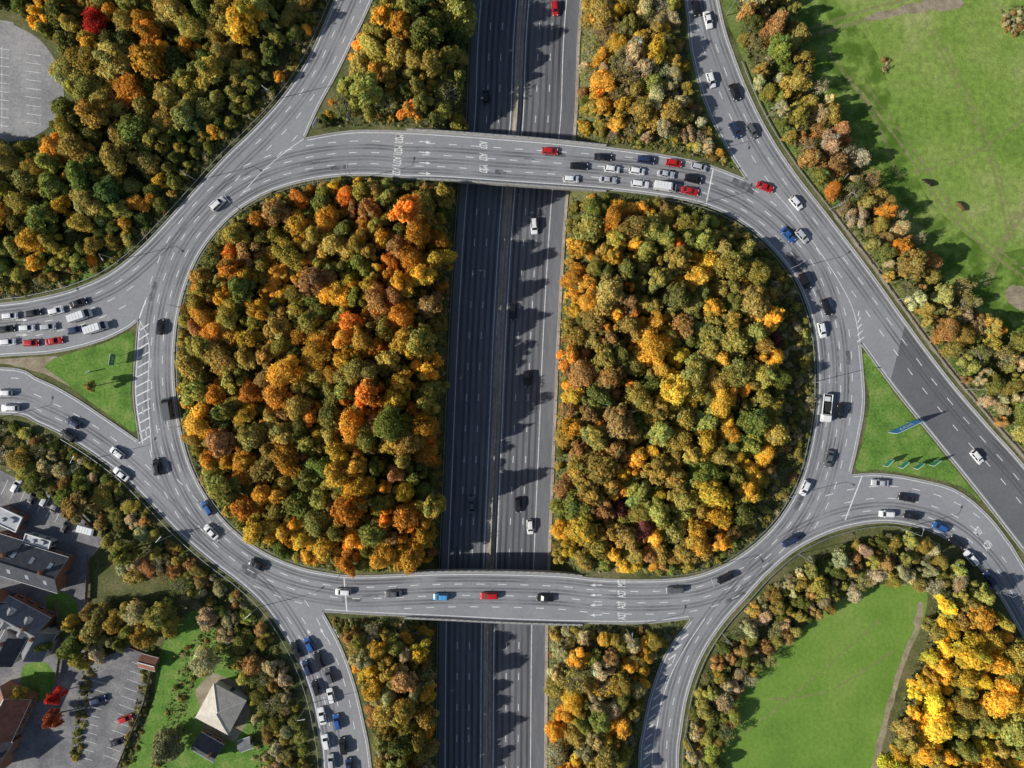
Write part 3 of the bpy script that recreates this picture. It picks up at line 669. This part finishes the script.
CMs={'h':car_mesh('hatchback_car',4.15,1.78,1.47,.22,.37,.90,.97),
     's':car_mesh('saloon_car',4.65,1.82,1.43,.27,.42,.72,.86),
     'u':car_mesh('suv_car',4.55,1.88,1.68,.23,.35,.92,.97,'suv'),
     'e':car_mesh('estate_car',4.7,1.82,1.48,.25,.40,.93,.98)}
names={'h':'hatchback_car','s':'saloon_car','u':'suv_car','e':'estate_car','v':'panel_van','t':'flatbed_truck'}
def van_mesh():
    m=MB(); L,w=5.9,1.98; 
    prof=[(2.95,.45),(2.95,.95),(2.55,1.25),(1.75,2.05),(1.3,2.28),(-2.9,2.32),(-2.95,2.2),(-2.95,.4)]
    B=len(m.v)
    for sy in(-1,1):
        for (x,z) in prof: m.v.append((x,sy*(w/2)*(1 if z<1.3 else .93),z))
    n=len(prof)
    for k in range(n): m.f.append((B+k,B+(k+1)%n,B+n+(k+1)%n,B+n+k)); m.m.append(1 if k==2 else 0)
    m.f.append(tuple(B+k for k in range(n))[::-1]); m.m.append(0); m.f.append(tuple(B+n+k for k in range(n))); m.m.append(0)
    for sy in(-1,1):
        m.quad([(1.9,sy*.985,1.3),(.95,sy*.985,1.3),(.95,sy*.945,1.95),(1.55,sy*.945,1.95)],1)
        m.box((2.1,sy*1.12,1.35),(.18,.24,.3),m=2); m.box((2.9,sy*.75,.85),(.15,.3,.2),m=3); m.box((-2.94,sy*.88,1.1),(.06,.14,.5),m=4)
        for sx in(1.85,-1.75): m.tube((sx,sy*.76,.36),(sx,sy*1.0,.36),.36,.36,12,2)
    for x in(-2.2,-1.4,-.6,.2): m.box((x,0,2.335),(.05,1.5,.03),m=0)
    return m.mesh('panel_van',[M['paint'],M['glass'],M['tyre'],M['lamp'],M['tail']])
def truck_mesh():
    m=MB(); m.box((2.7,0,1.35),(1.7,2.2,1.7),m=0,top=.92); m.box((2.7,0,.75),(1.9,2.25,.6),m=0)
    m.quad([(3.56,-.9,1.45),(3.56,.9,1.45),(3.5,.85,2.05),(3.5,-.85,2.05)],1)
    m.box((-.9,0,.75),(5.3,1.0,.25),m=2); m.box((-.95,0,.98),(5.3,2.3,.14),m=2)
    m.box((-.95,-1.13,1.3),(5.3,.06,.5),m=0);m.box((-.95,1.13,1.3),(5.3,.06,.5),m=0);m.box((-3.6,0,1.3),(.06,2.3,.5),m=0);m.box((1.68,0,1.5),(.08,2.3,.95),m=0)
    m.box((-.4,.2,1.3),(2.2,1.4,.5),m=2); m.box((-2.4,-.2,1.25),(1.2,1.6,.4),m=3)
    for sx in(2.6,-2.2):
        for sy in(-1,1): m.tube((sx,sy*.8,.45),(sx,sy*1.12,.45),.45,.45,12,2)
    for sy in(-1,1): m.box((3.3,sy*1.25,1.6),(.1,.25,.35),m=2); m.box((3.64,sy*.8,.75),(.06,.3,.18),m=3)
    return m.mesh('flatbed_truck',[M['paint'],M['glass'],M['tyre'],M['lamp'],M['tail']])
CMs['v']=van_mesh(); CMs['t']=truck_mesh()
CC={'w':(.80,.80,.79),'s':(.46,.47,.49),'k':(.015,.015,.017),'g':(.11,.115,.12),'r':(.50,.014,.014),'b':(.03,.11,.34),'n':(.025,.04,.10),'l':(.08,.34,.62)}
def hint(x,y):
    if x<135 and y<362: return (1,0)
    if x<110 and y>=362: return (-1,-.4)
    if x<385 and y>618: return (-.2,-1)
    if 630<x<700 and y>625: return (0,1)
    if x>868 and y>470: return (-1,-.6)
    if x>880: return (1,1)
    if y<165 and x>690: return (.4,1)
    if y<125 and x<400: return (.4,-1)
    dx,dy=x-500,y-382; return (-dy,dx)
vehicles=[
(10,316,'h','w'),(33,313,'h','k'),(56,311,'h','w'),(78,303,'s','k'),(6,329,'e','k'),(27,328,'h','w'),(48,327,'h','s'),(81,316,'v','w'),(97,328,'v','w'),(8,342,'h','w'),(31,343,'h','r'),(54,341,'s','r'),(75,330,'h','n'),
(4,393,'h','w'),(10,408,'u','w'),(73,423,'h','n'),(68,436,'u','k'),(117,453,'h','w'),(121,474,'s','w'),(157,467,'u','k'),
(160,327,'h','k'),(168,409,'v','g'),(218,204,'u','w'),(207,508,'h','b'),(211,532,'s','w'),(257,565,'s','k'),
(343,592,'h','w'),(393,594,'s','g'),(441,597,'h','l'),(489,596,'e','r'),(545,598,'s','k'),(675,590,'e','g'),(725,578,'u','k'),
(790,541,'u','n'),(805,488,'h','w'),(829,459,'s','g'),(826,408,'t','w'),(841,411,'h','k'),(822,330,'h','w'),(827,307,'s','k'),(805,281,'u','k'),
(708,20,'s','w'),(711,80,'h','w'),(735,92,'s','k'),(735,130,'u','n'),(752,131,'h','g'),(765,187,'s','r'),(796,203,'h','w'),(788,235,'s','b'),(802,236,'h','s'),(696,8,'h','k'),
(550,151,'h','r'),(603,157,'s','k'),(646,160,'u','n'),(674,163,'h','r'),(699,167,'h','s'),(579,166,'e','k'),(612,169,'h','w'),(637,171,'h','w'),(666,174,'s','s'),(693,179,'u','k'),(571,179,'h','w'),(608,180,'s','s'),(640,184,'e','w'),(665,187,'v','w'),(690,191,'s','r'),
(977,457,'h','w'),
(880,483,'s','s'),(907,498,'s','k'),(887,514,'h','w'),(911,516,'h','k'),(940,527,'h','b'),(957,543,'s','k'),(971,558,'u','w'),(990,579,'s','n'),
(309,645,'h','b'),(296,650,'s','k'),(319,660,'u','k'),(307,668,'h','n'),(316,688,'h','k'),(329,676,'h','g'),(331,696,'h','w'),(322,716,'s','w'),(337,722,'h','b'),(326,742,'h','w'),(343,746,'u','k'),(331,762,'h','s'),(349,766,'h','n')]
for x,y,t,c in vehicles:
    d,i=edist(x,y); T=ET[i]; h=hint(x,y)
    if T[0]*h[0]+T[1]*h[1]<0: T=-T
    ang=math.atan2(-T[1],T[0])+random.uniform(-.03,.03); wx,wy=W(x,y,0.8)
    inst(names[t],CMs[t],(wx,wy,0.07),ang,1.06,CC[c])
for x,y,t,c,s_ in [(555,8,'h','r',-1),(534,226,'u','w',-1),(513,312,'s','k',-1),(527,379,'u','k',-1),(518,505,'h','k',-1),(530,527,'h','w',-1),(472,505,'s','g',1),(486,96,'h','k',1)]:
    wx,wy=W(x,y,ZM+.8); inst(names[t],CMs[t],(wx,wy,ZM+0.01),math.radians(94 if s_>0 else -86),1.04,CC[c])
for x,y,t,c,a in [(33,497,'h','k',60),(56,506,'s','g',60),(90,530,'v','w',-15),(125,719,'h','r',20),(66,526,'h','k',60),(118,742,'s','k',18),(98,700,'u','n',15),(16,486,'h','w',60),(45,500,'h','s',60)]:
    wx,wy=W(x,y,.8); inst(names[t],CMs[t],(wx,wy,0.045),math.radians(a),1,CC[c])
# ---------------------------------------------------------------- buildings
def tilemat(name,c1,c2,row=0.33):
    m=surf(name,[c1,c2],0.7,0.8,4,0.25); nt=m.node_tree; b=[n for n in nt.nodes if n.type=='BSDF_PRINCIPLED'][0]
    tc=N(nt,'ShaderNodeTexCoord'); wv=N(nt,'ShaderNodeTexWave',bands_direction='Y',wave_profile='SAW'); wv.inputs['Scale'].default_value=0.314/row*1.0; wv.inputs['Distortion'].default_value=.6
    nt.links.new(tc.outputs['Object'],wv.inputs['Vector']); bp=N(nt,'ShaderNodeBump'); bp.inputs['Distance'].default_value=.03; nt.links.new(wv.outputs['Fac'],bp.inputs['Height']); nt.links.new(bp.outputs[0],b.inputs['Normal'])
    return m
M['slate']=tilemat('slate_roof',(0.05,0.053,0.064),(0.085,0.088,0.10))
M['greyroof']=tilemat('grey_tile_roof',(0.16,0.16,0.17),(0.25,0.25,0.26))
M['brownroof']=tilemat('brown_tile_roof',(0.22,0.09,0.06),(0.36,0.16,0.10))
M['beigeroof']=tilemat('pale_tile_roof',(0.52,0.46,0.37),(0.68,0.62,0.52))
M['flatroof']=surf('felt_flat_roof',[(0.34,0.35,0.37),(0.50,0.51,0.53)],0.4,0.8,3,0.15)
M['brick']=surf('brick_wall',[(0.22,0.10,0.06),(0.32,0.17,0.11)],2,0.9,6,0.2)
M['render']=surf('rendered_wall',[(0.5,0.48,0.43),(0.62,0.60,0.55)],0.6,0.9)
M['pane']=plain('window_glass',(0.03,0.04,0.05),0.1)
M['door']=plain('painted_door',(0.06,0.09,0.12),0.5)
M['barge']=plain('white_bargeboard',(0.7,0.7,0.68),0.5)
def house(name,px,py,L,Wd,Hw,Hr,rot,roof,wall,kind='gable',sky=0,chim=1,dormer=0):
    root=bpy.data.objects.new(name,None); col.objects.link(root); x,y=W(px,py,Hw); root.location=(x,y,0.045); root.rotation_euler=(0,0,math.radians(rot))
    a,b=L/2,Wd/2; ov=.4
    V=[(-a,-b,0),(a,-b,0),(a,b,0),(-a,b,0),(-a,-b,Hw),(a,-b,Hw),(a,b,Hw),(-a,b,Hw)]; F=[(0,1,5,4),(1,2,6,5),(2,3,7,6),(3,0,4,7)]
    if kind=='gable': V+=[(-a,0,Hw+Hr),(a,0,Hw+Hr)]; F+=[(5,6,9),(7,4,8)]
    obj('walls',V,F,M[wall],root)
    m=MB(); A,Bb=a+ov,b+ov; z0=Hw-.02-Hr*ov/b if kind=='gable' else Hw+.02
    if kind=='gable':
        zt=Hw+Hr+.05
        for s_ in(-1,1):
            m.quad([(-A,s_*Bb,z0+.05),(A,s_*Bb,z0+.05),(A,0,zt),(-A,0,zt)][::-s_]); m.quad([(-A,s_*Bb,z0-.1),(A,s_*Bb,z0-.1),(A,s_*Bb,z0+.05),(-A,s_*Bb,z0+.05)],1)
            for e in(-1,1): m.quad([(e*A,s_*Bb,z0-.15),(e*A,s_*Bb,z0+.05),(e*A,0,zt),(e*A,0,zt-.2)],1)
            m.tube((-A,s_*(Bb+.06),z0-.02),(A,s_*(Bb+.06),z0-.02),.07,.07,6,1)
        m.box((0,0,zt+.03),(2*A,.22,.1),m=1 if roof=='brownroof' else 0)
        for k in range(dormer):
            xx=-a+(k+.7)*L/(dormer+.4)
            for s_ in(-1,1):
                yc=s_*b*.55; zc=Hw+Hr*.45
                m.box((xx,yc,zc+.25),(1.5,1.6,1.1),m=1); m.quad([(xx-.95,yc-1,zc+.78),(xx,yc-1,zc+1.35),(xx,yc+1,zc+1.35),(xx-.95,yc+1,zc+.78)]); m.quad([(xx,yc-1,zc+1.35),(xx+.95,yc-1,zc+.78),(xx+.95,yc+1,zc+.78),(xx,yc+1,zc+1.35)])
    elif kind=='hip':
        r=max(0,a-b); zt=Hw+Hr
        m.quad([(-A,-Bb,z0),(A,-Bb,z0),(r,0,zt),(-r,0,zt)]);m.quad([(A,Bb,z0),(-A,Bb,z0),(-r,0,zt),(r,0,zt)]);m.quad([(A,-Bb,z0),(A,Bb,z0),(r,0,zt)]);m.quad([(-A,Bb,z0),(-A,-Bb,z0),(-r,0,zt)])
        m.box((0,0,z0-.06),(2*A,2*Bb,.1),m=1)
        for sx in(-1,1):
            for sy in(-1,1): m.tube((sx*A,sy*Bb,z0+.03),(sx*r,0,zt+.03),.09,.09,5,1)
    else:
        m.box((0,0,Hw+.1),(2*A-.3,2*Bb-.3,.18))
        for s_ in(-1,1): m.box((0,s_*(b+.1),Hw+.35),(2*a,.2,.3),m=1); m.box((s_*(a+.1),0,Hw+.35),(.2,2*b+.4,.3),m=1)
        m.box((a*.4,b*.2,Hw+.55),(1.4,1.1,.7)); m.box((-a*.3,-b*.3,Hw+.45),(.8,.8,.5))
    o=m.done('roof',[M[roof],M['barge']]); o.parent=root
    m=MB(); fl=max(1,int(Hw/2.6)); nw=max(2,int(L/3))
    for f in range(fl):
        z=1.5+f*2.6
        for k in range(nw):
            xx=-a+(k+.5)*L/nw
            for s_ in(-1,1): m.box((xx,s_*(b+.01),z),(1.2,.08,1.2),m=0); m.box((xx,s_*(b+.03),z-.66),(1.4,.14,.08),m=1); m.box((xx,s_*(b+.03),z),(.06,.1,1.2),m=1)
    o=m.done('windows',[M['pane'],M['barge']]); o.parent=root
    m=MB(); m.box((a+.02,0,1.05),(.1,1.0,2.1)); o=m.done('door',[M['door']]); o.parent=root
    if sky:
        m=MB()
        for k in range(sky):
            for s_ in(-1,1):
                xx=-a+(k+.5)*L/sky; y1,y2=b*.35,b*.65; f=lambda yy:Hw+Hr*(1-yy/b)+.12
                m.quad([(xx-.5,s_*y2,f(y2)),(xx+.5,s_*y2,f(y2)),(xx+.5,s_*y1,f(y1)),(xx-.5,s_*y1,f(y1))][::-s_])
        o=m.done('rooflights',[M['rooflight']]); o.parent=root
    if chim and kind!='flat':
        m=MB(); m.box((a*.55,b*.15,Hw+Hr+.2),(.7,.9,1.5)); m.tube((a*.55,b*.15-.2,Hw+Hr+.95),(a*.55,b*.15-.2,Hw+Hr+1.3),.12,.1,8); m.tube((a*.55,b*.15+.2,Hw+Hr+.95),(a*.55,b*.15+.2,Hw+Hr+1.3),.12,.1,8)
        o=m.done('chimney',[M['brick']]); o.parent=root
    return root
house('brick_hall',34,567,15.5,9.5,4.0,3.4,-17,'slate','brick',sky=3)
house('brick_hall',3,552,8,8,3.8,2.6,-17,'slate','brick')
house('flat_roof_annex',8,519,7,4.2,3,0,-25,'flatroof','brick','flat')
house('flat_roof_annex',38,541,7,2.0,2.8,0,-17,'flatroof','render','flat')
house('brick_house',22,620,12.5,7,4.6,3.6,-28,'greyroof','brick',dormer=2)
house('brick_house',38,643,8,5.6,4.2,3,62,'greyroof','render')
house('brick_house',8,648,8,5.6,4.4,3,62,'slate','render')
house('brick_house',-6,612,8,7,4.6,2.8,62,'slate','brick')
house('brick_house',4,714,12,9,4.6,3.8,65,'brownroof','brick')
house('brick_house',-12,752,10,8,4.6,3,-20,'slate','brick')
house('pavilion',221,709,10,9.5,3.2,2.6,62,'beigeroof','render','hip',chim=0)
house('brick_cottage',207,748,6.5,4.8,3.2,2.2,-30,'slate','brick')
house('garden_shed',148,663,4,3,2.2,1,-15,'brownroof','brick',chim=0)
house('garden_shed',245,745,3,2.4,2.1,.8,20,'greyroof','render',chim=0)
fb=MB()
for pts in([(80,512),(108,540),(90,560),(88,600)],[(156,655),(146,700),(118,768)],[(92,662),(130,645),(156,655)],[(58,600),(64,640),(58,680),(50,700)]):
    P=resample(w2(pts),2.2); fb.wall(P,.06,.3,1.5)
    for q in P: fb.box((q[0],q[1],.85),(.12,.12,1.7))
fb.done('timber_fence',[surf('timber',[(.16,.12,.08),(.26,.20,.14)],2,.9)])
# ---------------------------------------------------------------- street lamps
m=MB(); m.tube((0,0,0),(0,0,1.2),.13,.11,8); m.tube((0,0,1.2),(0,0,9.6),.10,.055,8); m.tube((0,0,9.55),(1.6,0,9.95),.05,.04,6); m.box((1.95,0,9.97),(.85,.3,.14),m=1,top=.8); m.box((1.95,0,9.88),(.6,.22,.04),m=2)
LM=m.mesh('street_lamp',[M['steel'],M['steel'],M['lamp']])
def lamps(P,d,every,msk,off=0):
    Q=resample(P,1)
    for i in range(int(off),len(Q)-1,every):
        q=Q[i]; 
        if not msk(*q): continue
        T=Q[i+1]-q; T/=np.hypot(*T); nrm=np.array([-T[1],T[0]])*d; p=q+nrm*5; x,y=W(*p); inst('street_lamp',LM,(x,y,0),math.atan2(nrm[1],-nrm[0]))
for k,off in(('NWW',40),('SWW',60),('SE',30),('DR',20),('Nb',60),('Sb',80)):
    lamps(segs[k],-side(k),112,lambda x,y:-100<x<1120 and -100<y<870 and not (k in('Nb','Sb') and 400<x<600),off)
lamps(innc,-sg,120,lambda x,y:not 395<x<610,45)
# ---------------------------------------------------------------- signs
M['bluesign']=plain('blue_sign_face',(0.02,0.22,0.60),0.4); M['greensign']=plain('green_sign_face',(0.02,0.22,0.12),0.4)
def sign(px,py,rot,w,h,mat,zb=1.6,txt=None):
    root=bpy.data.objects.new('direction_sign',None); col.objects.link(root); x,y=W(px,py); root.location=(x,y,0); root.rotation_euler=(0,0,math.radians(rot))
    m=MB(); m.box((0,0,zb+h/2),(w,.08,h),m=1); m.box((0,-.05,zb+h/2),(w-.16,.02,h-.16),m=0)
    for fx in(-.35,.35): m.tube((fx*w,.12,0),(fx*w,.12,zb+h),.07,.07,8,2)
    o=m.done('sign_face_and_posts',[M[mat],M['white'],M['steel']]); o.parent=root
    if txt:
        t=text(txt,0,0,0,min(h*.5,w*.35),1.0,0,name='sign_text'); t.parent=root; t.location=(0,-.075,zb+h/2); t.rotation_euler=(math.radians(90),0,0)
sign(897,426,205,8.0,4.6,'bluesign',2.0,'M27'); 
for x,y,r in((884,462,15),(899,464,12),(914,465,8),(930,462,5)): sign(x,y,r+210,2.6,2.2,'greensign',1.4)
sign(118,360,-100+180,3.2,2.6,'greensign',txt='A27'); sign(92,372,20,1.2,1.0,'bluesign',1.0); sign(318,126,240,2.6,2.0,'greensign',txt='A27')
sign(840,180,230,2.5,2,'greensign'); sign(948,566,250,3.2,2.4,'greensign',txt='M27')
# ---------------------------------------------------------------- cows
def cow(px,py,rot,c):
    pts=[(0,0,.98),(.5,0,1.02),(.95,0,1.12),(-.5,0,1.0),(-.9,0,1.05),(1.3,0,1.0),(1.6,0,.6),(1.85,0,.35)]
    r=[(.42,.42),(.40,.42),(.30,.34),(.44,.44),(.33,.33),(.2,.22),(.17,.18),(.09,.1)]
    E=[(0,1),(1,2),(0,3),(3,4),(2,5),(5,6),(6,7)]
    def leg(root,x,y,hind):
        b=len(pts)
        J=[(x,y,.75),(x+(.08 if hind else -.02),y,.55),(x-(.1 if hind else -.02),y,.33),(x-(.05 if hind else 0),y,.03)]
        R=[(.17,.17),(.11,.11),(.065,.065),(.07,.07)]
        pts.extend(J); r.extend(R); E.append((root,b)); E.extend([(b+i,b+i+1) for i in range(3)])
    leg(2,.85,.2,0);leg(2,.85,-.2,0);leg(4,-.9,.2,1);leg(4,-.9,-.2,1)
    b=len(pts); pts.extend([(-1.2,0,1.05),(-1.28,0,.6)]); r.extend([(.05,.05),(.03,.03)]); E.extend([(4,b),(b,b+1)])
    for s_ in(-1,1):
        b=len(pts); pts.append((1.5,s_*.28,.74)); r.append((.05,.03)); E.append((6,b))
    me=bpy.data.meshes.new('cow'); me.from_pydata(pts,E,[]); o=bpy.data.objects.new('cow',me); col.objects.link(o)
    o.modifiers.new('skin','SKIN')
    for i,q in enumerate(r): me.skin_vertices[0].data[i].radius=q
    me.skin_vertices[0].data[0].use_root=True
    o.modifiers.new('sub','SUBSURF').levels=1; o.modifiers['sub'].render_levels=1
    me.materials.append(surf('cow_hide',c,1.2,.9)); x,y=W(px,py); o.location=(x,y,.02); o.rotation_euler=(0,0,math.radians(rot)); o.scale=(1.15,1.15,1.15)
cow(927,184,150,[(.012,.01,.01),(.03,.02,.02)]); cow(959,208,130,[(.12,.05,.02),(.18,.08,.04)])
# ---------------------------------------------------------------- light, sky, camera
SE_=math.radians(30); shadow=math.radians(14)
d=Vector((math.cos(shadow)*math.cos(SE_),math.sin(shadow)*math.cos(SE_),-math.sin(SE_)))
sl=bpy.data.lights.new('sun','SUN'); sl.energy=5; sl.angle=math.radians(.5); sl.color=(1,.965,.9)
so=bpy.data.objects.new('sun',sl); so.rotation_euler=d.to_track_quat('-Z','Y').to_euler(); so.location=(0,0,100); col.objects.link(so)
w=bpy.data.worlds.new('World'); scene.world=w; w.use_nodes=True; nt=w.node_tree; bg=nt.nodes['Background']
sk=nt.nodes.new('ShaderNodeTexSky'); sk.sky_type='NISHITA'; sk.sun_disc=False; sk.sun_elevation=SE_
sx,sy=-d.x,-d.y; sk.sun_rotation=math.atan2(sx,sy); nt.links.new(sk.outputs[0],bg.inputs[0]); bg.inputs[1].default_value=.085
cd=bpy.data.cameras.new('camera'); cd.lens=24; cd.sensor_width=36; cd.clip_end=8000; cd.clip_start=1
co=bpy.data.objects.new('camera',cd); co.location=(0,0,H); co.rotation_euler=(0,0,0); col.objects.link(co); scene.camera=co
scene.view_settings.view_transform='Standard'; scene.view_settings.look='None'; scene.view_settings.exposure=0
print('trees',ntree)
